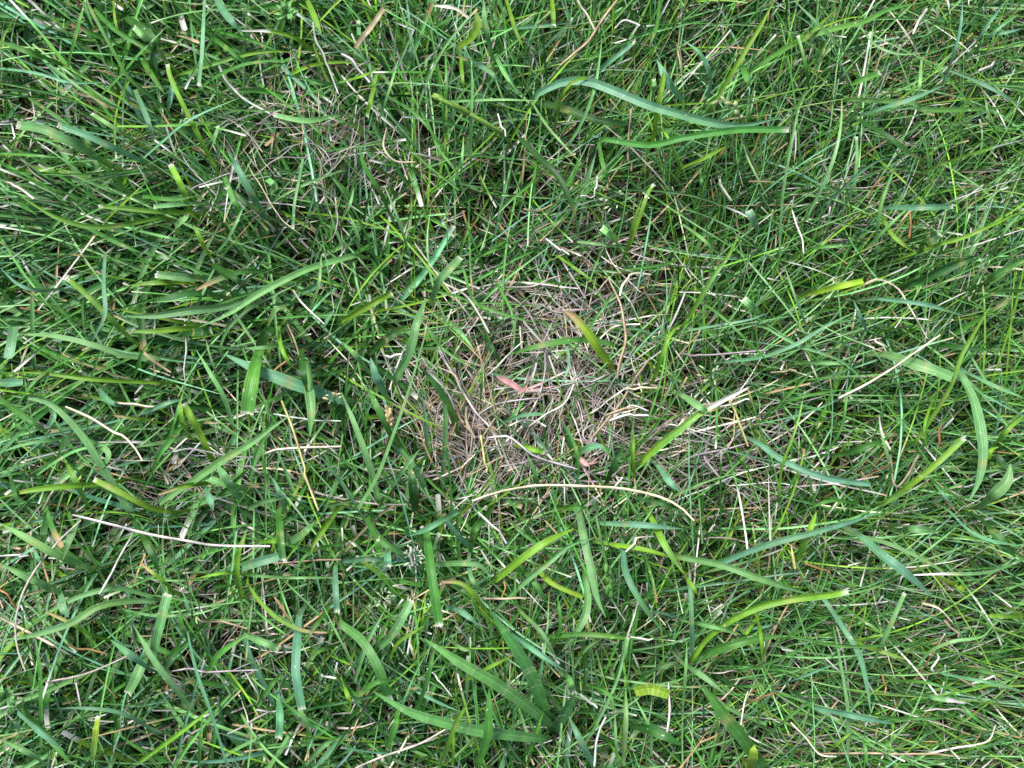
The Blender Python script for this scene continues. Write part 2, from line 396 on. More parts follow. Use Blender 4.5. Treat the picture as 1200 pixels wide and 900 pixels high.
# ------------------------------------------------------------------ the blades and straws one can pick out, one object each
TRACES = '''
@0,0
Pc36 345,555 250,500 150,455 60,440 | broad pale blade lying flat at the left, its blunt end pointing left
Bc26 490,560 380,510 290,470 205,440
Yc19 755,590 700,480 640,360 600,270 590,225 | pale jointed stem with a white tip crossing the upper left tangle
Gc16 600,400 520,330 450,270 400,180 340,70 300,-5
Gc20 330,30 400,100 480,150 560,195
Pc24 550,180 515,140 470,95
Yp15 620,265 720,235 850,195 960,180 1040,185
Gp15 690,320 760,270 850,230 950,215 1050,215
Yc17 680,748 560,745 460,735 350,725
Pc18 720,715 630,718 540,727
Yp21 560,765 400,795 300,795 200,765 120,720 60,680
Gp21 300,795 400,845 500,890
Yc23 670,745 640,660 600,580
Bp27 925,760 910,730 850,620 800,530
Pc20 920,750 860,710 800,660
Pc12 1065,560 1050,640 1035,720 1030,805
Pc20 1190,405 1080,425 965,405
Yw15 1110,185 1040,135 950,110 850,108
Wn14 950,400 870,350 800,290 770,230
Bp13 505,555 570,500 640,440 720,395 840,345
Pc20 480,500 400,450 320,400
Gp22 240,230 260,150 290,40 300,-10
Yn14 750,432 640,440 520,445 410,445
Bc17 720,-5 715,100 710,200 700,300
Bp11 0,240 120,255 250,290 370,290
Pp11 440,390 370,360 280,310 190,235
Tn18 380,380 330,345 280,335
Tp18 700,150 660,135 620,125
Gp11 360,330 420,270 480,200 540,140 590,90
Bp20 475,315 510,400 545,490
Bp28 760,-5 800,60 850,110
Gp20 740,130 800,170 850,210 900,225
Wn10 48,490 42,460 40,430
Pc24 735,540 755,485 770,440
Yp17 360,790 420,730 515,640
Gp24 200,220 80,175 0,145
Gp23 790,620 820,700 850,770
Pp13 760,890 800,840 860,720
Pn30 615,800 635,780 660,760 
Yp17 740,900 720,870 680,790
Lp9 620,700 700,650 800,610 870,600
Ll8 70,560 110,600 180,650
Gp18 500,690 600,700 690,690
Sn14 20,640 70,660 120,700
Gp12 0,540 90,545 220,555
Gp14 100,345 170,390 230,430 260,460
Bc20 590,400 600,340 610,290
Dp30 545,290 540,220 548,150
Gp16 1199,300 1120,290 1050,270
Yp22 1080,0 1110,70 1130,120
Wl9 1100,80 1110,150 1150,220 1190,330
Gp12 1000,380 1060,340 1199,290
Pn26 950,680 965,655 940,630
Gp26 500,210 540,270 580,330
Yn16 400,0 405,60 415,110
Dp34 440,60 510,110 580,170
Pp10 1199,600 1090,640 990,690 930,740
@400,0
Bp34z46 690,330 770,292 860,285 960,320 1080,370 1200,405 1320,435 1420,440 1545,412 | long blue-green blade arching across the top right, the widest there
Gc25z43 930,490 1080,510 1200,485 1320,465 1420,455 1575,455 | green blade with squared white tip just under the long blue-green blade
Dp34z28 690,360 800,390 900,425 1050,440 | dark broad blade half hidden below the long blue-green blade
Yp34 410,165 450,140 480,90 475,40
Sp17 450,65 400,30 320,20
Pp20 530,200 505,80 500,-5
Yn13 760,400 770,350 800,300 840,275 870,275
Pp12 800,510 850,420 890,310 910,190 915,130
Bc17 880,280 940,220 1030,150
Bc14 960,235 1000,180 1030,150
Yp23 1100,470 1110,380 1130,290 1140,210
Pc18 1100,345 1100,310 1098,278
Yc21 1000,890 1040,790 1080,680 1100,650
Yp15 1005,880 1030,770 1060,690
Bp29 1199,350 1150,290 1110,210
Tn14 770,230 820,190 870,130 920,60 970,0
Sn13 830,0 860,50 890,105
Wn10 1050,90 1000,75 960,100
Tn30 50,170 70,140 110,90 150,30 | flat tan dry leaf standing in the grass near the top edge
Wn14 0,190 40,210 75,260 100,290
Gp17 165,740 140,680 80,580 60,500
Pp14 65,895 55,820 25,750
Pp12 0,775 30,720 45,660
Pp11 240,895 200,770 150,650
Pp13 455,560 455,430 460,300 455,200
Gp11 685,560 670,640 600,700 520,780
Pp11 420,640 425,560 430,480
Gp15 905,500 920,580 945,660
Tn12 1020,600 1015,500 1020,380
Tp14 640,735 690,742 750,715
Yc20 740,-5 743,40 745,90
Bp15 600,100 700,90 800,80
Wn10 890,690 897,650 900,620
Wn9 840,690 865,685 890,690
Wn11 720,840 760,870 800,895
Pn12 1000,870 920,860 830,850
Wn10 550,400 565,440 578,480
Yp13 0,290 80,265 140,235
Yc20 125,260 110,330 92,410
Pp11 130,430 170,310 200,210
Pp17 540,190 570,250 610,310
Yp15 580,-5 610,100 640,170
Pp9 640,240 650,170 690,70 720,0
Bp19 470,220 520,250 560,290
Pp11 670,360 720,440 790,520 850,580
Dp25 630,490 700,560 760,620 810,720 830,800
Pc28 970,850 945,825 915,800
Gp12 360,420 370,300 365,180
Gp10 300,420 340,520 400,600 440,700
Yp14 420,200 425,260 430,320
Pp10 350,360 430,355 560,350 690,355
Gp12 150,330 260,400 330,480 380,560
Sl10 160,450 150,520 190,570 260,570
Gp12 840,560 800,640 720,690
Yp12 1190,590 1140,470 1100,440
Gp14 1120,0 1110,90 1080,170
@800,0
Yp17 0,590 80,555 160,510
Yp19 100,380 160,280 220,180 280,80 325,-5
Bp25 90,330 95,260 60,190 0,140
Gp21 250,240 380,160 500,110 640,75 720,35 860,5
Pp17 600,220 530,140 450,60 395,5
Pp10 620,90 680,160 760,190 860,185
Bp13 920,280 955,180 975,100 985,-5
Bp15 1000,200 1070,90 1140,0
Bp13 1040,170 1100,110 1180,50
Gc13 445,320 430,220 405,125
Pp13 440,760 490,660 530,560 555,450 560,345
Pc13 560,750 600,650 612,560 610,480
Gp19 580,350 700,355 800,360 860,385 1000,385 1199,375
Bp17 640,400 720,375 800,350 920,300
Dp23 600,410 650,440 720,480 800,540 880,580
Bp15 940,250 1040,290 1120,330 1199,380
Pp13 920,580 1000,630 1080,690 1130,760
Yw11 900,580 1000,545 1100,515 1199,490
Yp15 800,895 900,860 1000,830 1199,740
Dc36 820,890 860,850 905,820
Bc23 720,730 820,730 950,725 | blue-green blade with a white cut tip lying level at the right
Yp17 700,760 740,830 820,890
Bc30 265,810 250,780 232,740
Wn13 130,630 150,670 170,705
Tn13 740,810 790,760 830,730
On14 800,840 800,790 800,750
On10 650,700 680,650 710,620
Wn12 810,120 830,80 860,30
Wn14 1040,250 1070,230 1100,215
Wn9 385,740 400,790 420,840 425,890
Wp13 490,765 505,750 520,730
Pp15 680,880 690,750 720,650 760,560
Pp11 340,895 350,700 380,520 420,350 500,270
Pp14 0,790 70,840 130,900
Gp13 420,890 480,870 620,860
Pp14 1090,895 1140,800 1199,740
Bp13 1050,120 1100,120 1199,100
Gp23 200,220 220,260 238,310
Pp12 840,210 835,280 830,360
Pp10 205,480 230,560 270,640 300,700
Gc24 560,310 620,285 695,255
Yp15 330,190 420,140 500,70 540,30
Gp12 60,700 65,640 60,590
Gp13 640,880 740,780 830,700
Bp12 500,720 620,610 700,560 760,560
Pp11 1130,460 1080,420 1060,330
@0,300
Pp27 1240,0 1100,40 1000,85 900,140 800,205 700,250 | long pale green blade slanting down to the left above the blunt hanging blade
Pp29 850,160 780,180 650,195 540,210 420,210
Yp17 650,95 540,95 445,105
Pc31 740,80 640,75 550,65
Gt21 940,55 850,55 760,85 690,120
Dp26 770,140 700,130 620,140 540,160
Yp21 720,255 640,255 540,265 440,265
Dc32 640,270 690,268 745,262
Yp15 690,245 580,220 480,200 390,180
Gc56z44 915,330 895,400 880,480 870,555 | short wide green blade with a blunt squared end, pointing down
Bp46z34 1199,505 1060,460 980,430 880,390 790,345 | wide blue-green blade lying behind the blunt hanging blade
Pp38 1080,380 1085,450 1095,540 1090,630
Pp25 820,600 790,500 740,410 690,330
Pp19 780,450 750,380 720,280
Yc27 470,300 390,220 310,140 235,75
Bp17 370,-5 365,100 370,200 345,260 325,300
Bp17 210,118 130,120 60,95 0,40
Pp23 560,360 440,350 380,330 280,300 180,280 60,275
Bn38z42m 30,360 40,310 48,250 | pale blue-green clipping with both ends cut at the left edge
Bn32 0,445 40,446 80,445
Yp19 560,445 450,440 300,430 140,410 0,410
Gp19 250,360 160,410 100,470 60,540 40,610
Pp42 460,900 400,800 350,720 300,640 230,560 160,510 40,490 | wide pale green blade sweeping down from the left edge
Bp24 350,470 380,510 430,530
Sn13z32 380,515 460,525 545,530
Bp17 510,550 580,520 650,500
Yp19 670,640 640,580 635,510
Yc25 770,740 740,700 690,600 645,520
Sl13 230,530 320,570 400,620 440,640 500,720
Yp23 310,880 260,780 225,710
Yp23 370,800 220,810 100,825 0,850
Yc23 600,900 520,880 420,830 330,785
Pp29 560,870 680,790 780,720 880,660 960,600 1020,560
Pp31 840,850 800,790 760,730
Pc27 860,820 770,795 710,775
Yt19 740,795 640,810 555,838
Hn15z46 1120,895 1070,740 1030,610 990,508 | straight yellow straw with a dark tip left of the centre
Sn11 930,695 1050,680 1199,670
Wl10 960,555 1060,570 1199,580
On12 930,460 970,400 1020,360
Tn15 1010,240 1040,310 1060,380
Tn17 500,335 540,370 600,410
Wn10 650,220 650,330 652,440
Pp13 770,330 800,260 870,190 960,140 1040,100
Pp15 1000,310 940,320 860,325
Yp19 980,250 990,320 1020,380 1050,400
Pp11 640,270 690,180 740,70 770,20
Pp13 1085,200 1120,100 1130,-5
Pp13 125,670 100,610 80,570
Tn15 150,895 190,830 230,790
Yt19 560,585 480,570 400,560
Gp13 590,660 620,560 650,460
Gp11 200,750 220,660 280,590
Pp15 240,640 100,660 0,690
Wn9 380,740 420,747 470,750
Wl10 1030,120 1070,180 1140,240
Bp18 1000,895 990,850 960,780
Pp22 870,890 930,862 1000,850
Pp24 940,250 970,190 1020,170
Dp40 910,320 930,280 965,240
Dp26 1060,330 1065,400 1080,480
Pp22 290,640 380,690 350,760
Gp26 0,500 80,560 170,620
Gp20 640,600 560,700 540,750
Dp26 750,30 840,90 870,130
Gp12 470,430 500,340 540,290
Pp12 130,770 200,720 280,680 400,660
Lp9 300,700 420,720 560,720
Ll10 600,690 700,680 800,700 900,710
Ln11 610,750 670,690 720,640
Bp26 720,810 740,860 750,895
Dp24 30,740 50,820 70,890
Bp28 170,600 190,560 180,540
@400,300
Ft35z34 945,385 900,320 860,260 820,215 790,195 | thick yellow-green stub with a torn tan tip beside the bare patch
Gp25z24 950,310 870,295 780,300 680,320 575,352 | narrow green blade passing under the thick stub
Bp27z26 830,695 870,675 910,670 935,692
Yc22z22 620,665 660,675 715,690
Sn13z40 460,862 560,832 700,815 850,811 980,812 1090,830 1180,870 1240,930 | long arched cream straw spanning below the bare patch
Pc27z50 60,890 130,770 180,640 220,530 255,420 290,300 332,172 | long pale blade rising left of the bare patch to a squared tip
Pp35z42 190,430 240,340 270,220 300,150
Pc31z48 320,150 350,80 420,5
Yc25 0,230 80,185 178,128
Bp31z40 155,490 120,420 103,358
Dp31 100,340 160,290 240,240
Pp21 90,400 50,350 0,300
Sl13z34 520,270 490,210 440,140 360,95
Dp25z20 500,270 530,330 565,372
Dp27z26 410,620 380,530 330,450 280,390
Yp19z36 760,0 830,50 910,107
Tn14z26 970,430 980,370 1000,300 1000,250 980,170 940,80 | kinked tan straw standing right of the thick stub
Tn11z26 1085,360 1030,440 980,510 920,590 880,640
Sl13 980,140 990,100 1030,60 1090,65
Yw25z40 1060,720 1120,660 1200,600 1250,560 1300,530 1430,463 | yellow-green blade ending in a long white dried tip
Gp15z24 830,800 830,700 800,620 770,580
Bp15z22 560,590 640,560 750,555
Wl13z22 940,580 1010,555 1080,560
Wl11z20 960,565 1020,530 1080,545
Ll10z20 580,110 690,100 770,70
Hn14z26 490,630 500,690 510,760
Ll13z20 500,640 600,640 680,700 830,750
Bp25z40 1115,740 1150,790 1192,830
Gp11 1199,0 1130,30 980,50
Yp15 1030,780 1025,690 1028,610
Yp19 1100,430 1130,340 1160,270 1199,240
Sn11 1000,465 1050,464 1110,465
Gp23 770,886 820,884 870,886
Dp21 1040,850 1130,870 1199,890
Yp20 180,600 130,565 60,570
Gp24 190,660 140,560 110,500 80,450
Pp17 180,810 220,750 275,680
Dp35 260,895 250,800 240,730
Pp25 130,860 100,740 50,600 0,480
Wn14 150,350 180,350 210,345
Wn11z20 640,230 690,290 760,360
Wn10z20 500,430 560,370 640,300
Ln11z18 480,560 560,520 700,500
Ln10z22 700,480 715,400 710,310
Wn10z20 660,600 720,560 790,520 830,430
Ln10z22 640,480 720,470 840,440
Ln10z18 850,400 800,470 770,560
Ln11z20 870,660 850,620 880,600 870,640
Ln10z22 420,470 400,420 340,390
Ln11z24 300,400 360,460 400,540
Wn10z22 340,330 400,430 450,520 520,600
Tn14z20 400,520 420,580 460,620
Tn14z20 440,530 440,580 470,640
Ln10z24 330,620 345,540 370,480
Wn10z18 580,600 640,580 720,600
Ln10z16 560,120 640,180 700,280
Ln10z18 700,170 760,200 850,190
Wn10z18 900,300 960,250 1050,240
Ln10z18 860,440 940,420 1010,390
Ln10z18 560,740 680,720 800,735
Gp11 300,120 400,140 560,200 700,240
Gp11 550,100 600,200 610,320
Gp12 430,50 470,160 580,240
Gp11z30 310,270 350,320 420,370 480,385
Tp16 930,560 1000,540 1040,530
Gp10 820,330 880,240 960,130
Bp10 790,300 800,380 770,460
Gp12z20 570,600 620,540 650,500
Gp10 490,500 495,440 500,380
Gp14 700,840 680,760 650,690
Dp22 930,800 960,730 1000,660
@800,300
Pn44z46 730,350 800,375 880,400 948,427 | wide pale blade lying level, torn white where it meets the drooping pale blade
Pp45z50 975,410 1020,500 1045,600 1055,700 1040,790 1010,855 | wide pale blade drooping downward near the right edge
Pp45 1030,885 1090,840 1140,790 1152,730
Yp23z46 820,650 880,560 940,460 980,350 1030,260 1090,160 | straight yellow-green stem leaning up beside the drooping pale blade
Bn23z42 270,660 340,710 430,755 530,785 660,802 | blue-green blade with a squared tip sweeping down right of the bare patch
Gp25 545,700 620,680 735,635
Yc23 710,870 790,810 870,750 990,640
Yp25 1080,680 1150,600 1199,560
Yp19 1070,760 1080,690 1110,670
Dp35 800,100 870,70 960,30 1050,-5
Gp25 1030,110 1080,80 1199,10
Fn25 480,125 560,105 635,88
Yp19z42 0,250 60,150 110,70 160,0 205,-90
Pc28 270,205 240,175 215,152
Bp15 170,370 280,355 400,310 500,250 620,190
Bp11 0,265 120,245 230,225 300,200
Pp11 440,260 390,130 360,40
Bp19 650,270 630,230 600,155
Sn13z46 550,500 640,450 760,380 905,278 | long thin pale straw slanting up above the wide level blade
Wn12 680,290 700,315 715,335
Sl13 640,100 690,80 760,110 800,170 860,290
Pp13 300,255 400,310 560,370 680,480
Bp17 690,150 850,170 990,210
Wn12 690,560 700,620 730,680
Tn12 730,700 750,810 800,760 830,700
Dp19 880,310 1000,325 1100,330
Pp15 440,375 520,375 590,380
Bp17 980,400 1080,450 1199,500
Pp11 970,210 990,300 1040,400 1100,480 1199,570
Pp27 0,490 60,530 100,560
Hn10 230,670 190,550 160,500
Bp13 860,770 910,830 960,890
Pp11 910,740 1000,760 1199,740
Yp10 340,840 350,740 400,600 430,470
Ll10z22 0,340 90,350 300,330
Tn11 310,410 350,408 400,405
Ll10z20 0,600 80,650 160,680
Ll10z20 0,720 100,690 220,660
Wn10z22 130,530 180,520 235,505
Ll10z20 100,620 80,700 140,790
Gp11 300,550 400,500 560,470
Gp13 260,600 380,480 480,380
Dp40 1060,720 1110,720 1140,750
Gp18 1130,650 1199,640
Bp14 980,690 900,740 830,790
Gp10 500,700 560,600 580,480 620,400
Pp12 740,800 720,700 690,600
Gp11 20,140 120,200 260,330 340,420
Yp12 880,500 850,600 860,680
On12 905,600 910,640 915,670
Gp14 620,870 520,860 430,895
Gp14 1199,120 1100,130 1000,170
@0,600
Wn15z44 255,10 400,45 520,75 640,95 760,115 950,120 | long broken white straw lying level near the left
Bn35z46m 850,195 910,175 980,155 | blue-green clipping with both ends cut just right of the broken white straw
Yp21 850,300 835,220 840,140 870,60
Pc39z46 535,530 550,450 570,370 590,290 | broad upright blade with a white cut tip in the lower left
Pc40z34 530,460 490,560 450,640
Sn10z40 285,30 200,110 120,210 70,310 55,420 90,560 | curved cream straw hanging below the broken white straw
Pp26 540,312 430,315 340,335 240,395 110,435 0,450
Pp21 540,300 420,268 300,290 200,335 110,390
Yt19 390,450 320,430 240,385 160,350
Ol15z34 235,465 300,480 380,500 | orange-brown dead leaf in the lower left
Yt19 630,290 560,230 495,180
Yt15z38 870,250 910,310 970,370 1060,415 1150,425
Yp13 880,220 780,215 685,235
Pc27 860,430 920,455 980,480
Gp23 730,570 770,500 870,430
Bc35z42 1050,380 1040,540 1045,600 1062,695
Bc31z42 978,630 985,720 980,795
Bp15 560,780 480,730 400,700 300,690 210,690
Fc27z44 325,870 335,790 345,720 | bright yellow-green blade with a whitish cut top in the lower left
Yp17 490,880 560,830 680,740 760,675
Gp17 145,840 145,700 140,550 120,420
Pp29 310,195 200,150 100,95 0,40
Pp35 230,290 100,230 0,180
Gp29 80,690 120,740 180,800 250,890
Bp37 60,700 150,780 230,840
Pp23 680,700 600,600 540,520 470,400
Bp29 540,560 470,510 390,450
Bp11 500,530 400,440 345,375
Tn15 690,370 780,390 870,410
Wn11 350,290 400,190 465,80
Ll11 605,560 700,565 800,560 910,555
Pp27 180,895 90,840 0,800
Bp13 800,895 740,700 690,560 650,380
Pp21 1070,890 1140,820 1199,790
Wn11 900,695 935,697 970,700
Wn12 1130,570 1155,580 1180,585
Bc30 680,400 660,330 640,270
Gp23 680,470 640,400 630,340
Pp29 1010,110 1060,80 1105,35
Yp23 1180,0 1110,100 1085,160
Gc27 980,0 985,80 995,170
Gp15 1160,330 1110,400 1060,480
Bp36 210,270 220,330 240,370
Wn11 0,155 50,152 100,152
Sn15 0,370 60,400 190,470
Bp27 110,100 125,140 140,180
Pp11 440,345 560,365 700,355 780,330
Ll11 160,600 300,570 420,520 500,480
Yp15 910,105 950,103 1000,105
Gp14 1199,110 1080,150 990,290
Pp12 860,220 1000,230 1199,230
Tn10 960,180 1060,175 1199,168
Bc24 1180,190 1180,270 1185,350
Dp34 470,30 530,130 560,220
Dp28 160,0 155,60 150,120
Pp30 290,10 250,90 220,170
On13 0,275 30,300 60,340
Ll12 800,780 880,730 950,700
Gp16 1199,460 1120,490 1080,520
Gp20 900,690 960,600 1000,560
Pp20 1040,590 1060,700 1100,800
Gp15 700,895 705,800 712,720
Dp30 640,440 600,520 580,560
@400,600
Yp30 540,240 640,160 720,105 815,60
Pp21 540,345 640,250 740,170 800,120 890,90
Pp36 840,20 860,120 880,200 900,300 930,370
Yp27 1090,20 1140,120 1199,210
Yp19 910,110 1050,130 1199,170
Bp25 990,120 1000,210 1050,310 1130,420
Fn19 680,190 740,250 850,300
Pp31 860,240 865,320 845,390 775,490
Pp17 810,560 860,480 940,420 980,360
Gc36z44 300,80 315,200 330,300 345,400 | upright jointed green stem above the spotted plant
Pc31z44 130,480 180,430 215,370 245,310
Gc37 0,395 70,450 130,550 165,660
Yp25 350,890 400,750 450,660
Bp25 370,330 430,355 485,400
Pp21 375,445 430,480 480,485
Wn12 480,0 530,50 580,110
Bp23 410,0 370,20 300,60 235,85
Pp23 330,185 420,180 490,190 525,230
Bp25 450,170 460,230 500,290
Yt19 520,360 430,255 340,245
Tn14 500,305 600,300 650,305
On10 568,220 568,265 568,310
Gp27 90,20 130,90 220,155
Bc27 160,120 162,155 165,190
Wn15z42 245,130 250,160 252,190
Pp29 1060,575 1130,540 1199,520
Dp37 1020,750 1100,770 1199,820
Pp19 990,895 1000,750 1000,620
Pp13 970,890 965,800 960,700
Wn15 890,895 910,760 930,720
Wl12 1145,780 1155,700 1150,600
Sn15z40 50,900 150,855 280,810 365,765 | straight cream straw slanting up left of the spotted plant
Pp19 45,600 90,460 155,340
Gp33 480,890 515,780 520,620
Yp15 390,895 395,800 385,700
Pp13 840,840 900,740 970,590 1000,470
Bp21 600,430 700,500 790,560
Gp11 610,120 610,250 605,360
Pc22z42 965,580 990,510 1005,440
Gt13 1070,160 1090,230 1110,320
Wn13 1015,440 1055,443 1095,445
Pp17 630,350 700,420 760,520
Gp21 620,180 680,250 730,330
Yp15 440,590 520,545 610,500
Wl9 300,550 350,590 390,650
Wn13 840,640 870,665 900,690
Bp25 890,895 850,820 800,720
Pp13 1090,860 1085,760 1030,650
Bp23 920,40 1050,45 1199,60
Pc26 775,560 800,590 815,635
Gp22 0,620 60,640 120,600 200,590
Gp26 160,830 190,750 200,680
Dp30 520,0 470,60 460,120
Bp22 0,175 90,165 200,170
Gp16 620,60 720,140 800,230
Gp14 740,480 770,400 760,290
Yp14 170,520 200,460 290,400
Gp17 260,700 300,600 330,470
Gp20 700,440 860,430 1060,450
Dp26 850,480 860,560 850,640
Gp14 850,600 940,640 960,720
Wl10 1000,140 1040,100 1100,85
On11 20,310 60,370
Yp18 0,580 30,670 20,700
@800,600
Yc28z50 30,520 90,440 170,380 280,330 400,305 520,290 580,275 | big yellow-green arched blade with a frayed white tip in the lower right
Pp27 0,160 130,185 260,230 380,270 450,290
Bp25z40 130,185 230,140 350,100 470,70 620,25 700,-5
Yp27 400,170 440,80 470,0
Gp52z44 290,905 200,780 130,690 70,605 | wide pointed green blade at the bottom edge
Bp37 630,90 700,150 790,220 880,300
Pp17 600,80 720,110 850,170 960,240
Pw13z44 1199,165 1070,212 900,218 795,222
Pc17z44 660,550 720,420 780,285
Bp21 500,310 560,400 620,500 650,620 660,700
Gp35 40,520 130,480 240,450 350,435
Pp21 0,380 100,400 200,430
Fp15 620,460 700,490 790,520
Yp15 260,370 275,440 280,520
Wl11z38 380,740 430,790 480,850 540,860
Tn11 480,850 700,850 1000,865
Sl15 840,855 960,830 1070,810 1100,750
Pw23 810,640 900,655 990,670
Gc19 690,720 850,725 980,715
Bp25 480,690 600,715 740,745
Pp13 580,895 580,700 560,560 530,400
Hp17 395,200 385,150 380,110
Fn25 945,250 965,258 990,275
Bp15 940,0 1000,60 1080,100 1199,120
Pp29 740,60 820,60 900,70
Dp37 1040,20 1100,80 1170,160
Sl17 840,320 900,340 950,390
Tn15 920,380 945,410 970,440
Yn19 1199,368 1140,366 1080,365
Pp13 830,540 870,490 950,455 1050,440 1090,400
Pp15 1199,760 1080,820 950,870
Pp21 0,530 60,570 150,640
On15 230,665 270,655 330,635
Fp38 240,900 248,860 252,820
Wl9 205,750 215,690 230,630
Bp19 35,500 30,350 22,200
Bn25 0,510 15,502 30,495
On15 430,180 475,198 520,215
On11 700,570 706,605 710,640
Yp17 0,210 30,255 60,300
Gp13 160,610 250,612 330,600
Wn11 880,560 890,530 895,500
Gp12 200,560 300,530 420,480 520,440
Gp12 400,440 540,470 680,470 880,455
Gp13 940,540 1060,560 1199,600
Bp13 920,570 1030,590 1199,630
Gp12 740,590 860,600 1000,640
Gp11 560,330 660,400 780,480
Bp13 330,610 440,570 530,535
Gp12 620,760 640,820 650,895
Yp12 500,850 560,800 600,770
Pp12 0,690 10,560 15,450
Gp14 110,620 120,720 125,800
Gp13 940,620 1000,700 1100,780
Gp13 300,780 400,700 470,660
Ll10 850,700 960,690 1000,710
'''
LAND = [(605, 452, 'the large pink leaf'), (685, 541, 'the small pink leaf'), (690, 397, 'the thick torn stub'), (690, 572, 'the long arched cream straw'),
        (1143, 500, 'the drooping pale blade'), (296, 445, 'the blunt hanging blade'), (355, 535, 'the straight yellow straw'),
        (760, 120, 'the long blue-green blade'), (456, 490, 'the tan seed tuft'), (645, 860, 'the spotted plant'), (712, 652, 'the beaded green spike'),
        (920, 705, 'the frayed arched blade'), (200, 622, 'the broken white straw'), (102, 762, 'the orange-brown leaf'), (335, 17, 'the crinkled pale leaf'),
        (7, 815, 'the feathery leaf'), (555, 140, 'the knobbly stalk'), (850, 122, 'the pale nodding seed head'), (820, 487, 'the long white dried tip'),
        (763, 811, 'the banded leaf'), (14, 400, 'the clipping at the left edge'), (866, 850, 'the wide pointed blade'), (195, 720, 'the upright broad blade'),
        (40, 150, 'the flat blade at far left'), (1050, 243, 'the level white-tipped blade'), (1140, 30, 'the top right corner'), (500, 30, 'the tan dry leaf at the top'),
        (1160, 860, 'the bottom right corner'), (1070, 420, 'the level wide blade')]
CN = {'G': 'green', 'P': 'pale green', 'B': 'blue-green', 'Y': 'yellow-green', 'F': 'bright yellow-green', 'D': 'dark green', 'S': 'cream', 'W': 'whitish',
      'L': 'grey-tan', 'T': 'tan', 'O': 'orange-brown', 'H': 'yellow'}
used_labels = {}
def auto_label(colour, tip, width, pts, straw, loose):
    p = np.array(pts); chord = np.linalg.norm(p[-1] - p[0]); L = np.linalg.norm(np.diff(p, axis=0), axis=1).sum()
    size = 'short' if L < 45 else 'long' if L > 130 else ''
    wd = 'thread-fine' if width < 3.9 else 'narrow' if width < 6 else '' if width < 8.5 else 'broad' if width < 11.5 else 'wide'
    sh = 'straight' if chord / L > .992 else 'gently curved' if chord / L > .95 else 'strongly bent'
    d = p[-1] - p[0]; a = math.degrees(math.atan2(-d[1], d[0])) % 180
    ori = 'lying level' if a < 20 or a > 160 else 'running up and down' if 65 < a < 115 else 'slanting up right' if a <= 65 else 'slanting up left'
    tp = {'c': 'cut', 'w': 'white-tipped', 't': 'tan-tipped', 'p': '', 'n': '', 'l': '', 'm': ''}[tip]
    noun = 'straw' if straw else 'blade'
    mid = p.mean(0)
    near = sorted(LAND, key=lambda l: math.hypot(l[0] - mid[0], l[1] - mid[1]))
    def rel(l):
        dx, dy = mid[0] - l[0], mid[1] - l[1]; r = math.hypot(dx, dy)
        v = 'above' if dy < 0 else 'below'; h = 'left' if dx < 0 else 'right'
        far = 'close ' if r < 38 else 'well ' if r > 125 else ''
        if abs(dx) > 2.2 * abs(dy): w = h + ' of'
        elif abs(dy) > 2.2 * abs(dx): w = v
        else: w = v + ' and ' + h + ' of'
        return far + w + ' ' + l[2]
    for k in range(8):
        for words in ((size, tp, wd, CN[colour], noun), (size, tp, wd, sh, CN[colour], noun), (size, tp, wd, CN[colour], noun, ori),
                      (size, wd, sh, CN[colour], noun, ori)):
            s = ' '.join(w for w in words if w) + ' ' + rel(near[k])
            if 4 <= len(s.split()) <= 16 and s not in used_labels: return s
    return s

def patch_z(mid):
    return float(bare(np.array([mid[0]]), np.array([mid[1]]))[0])

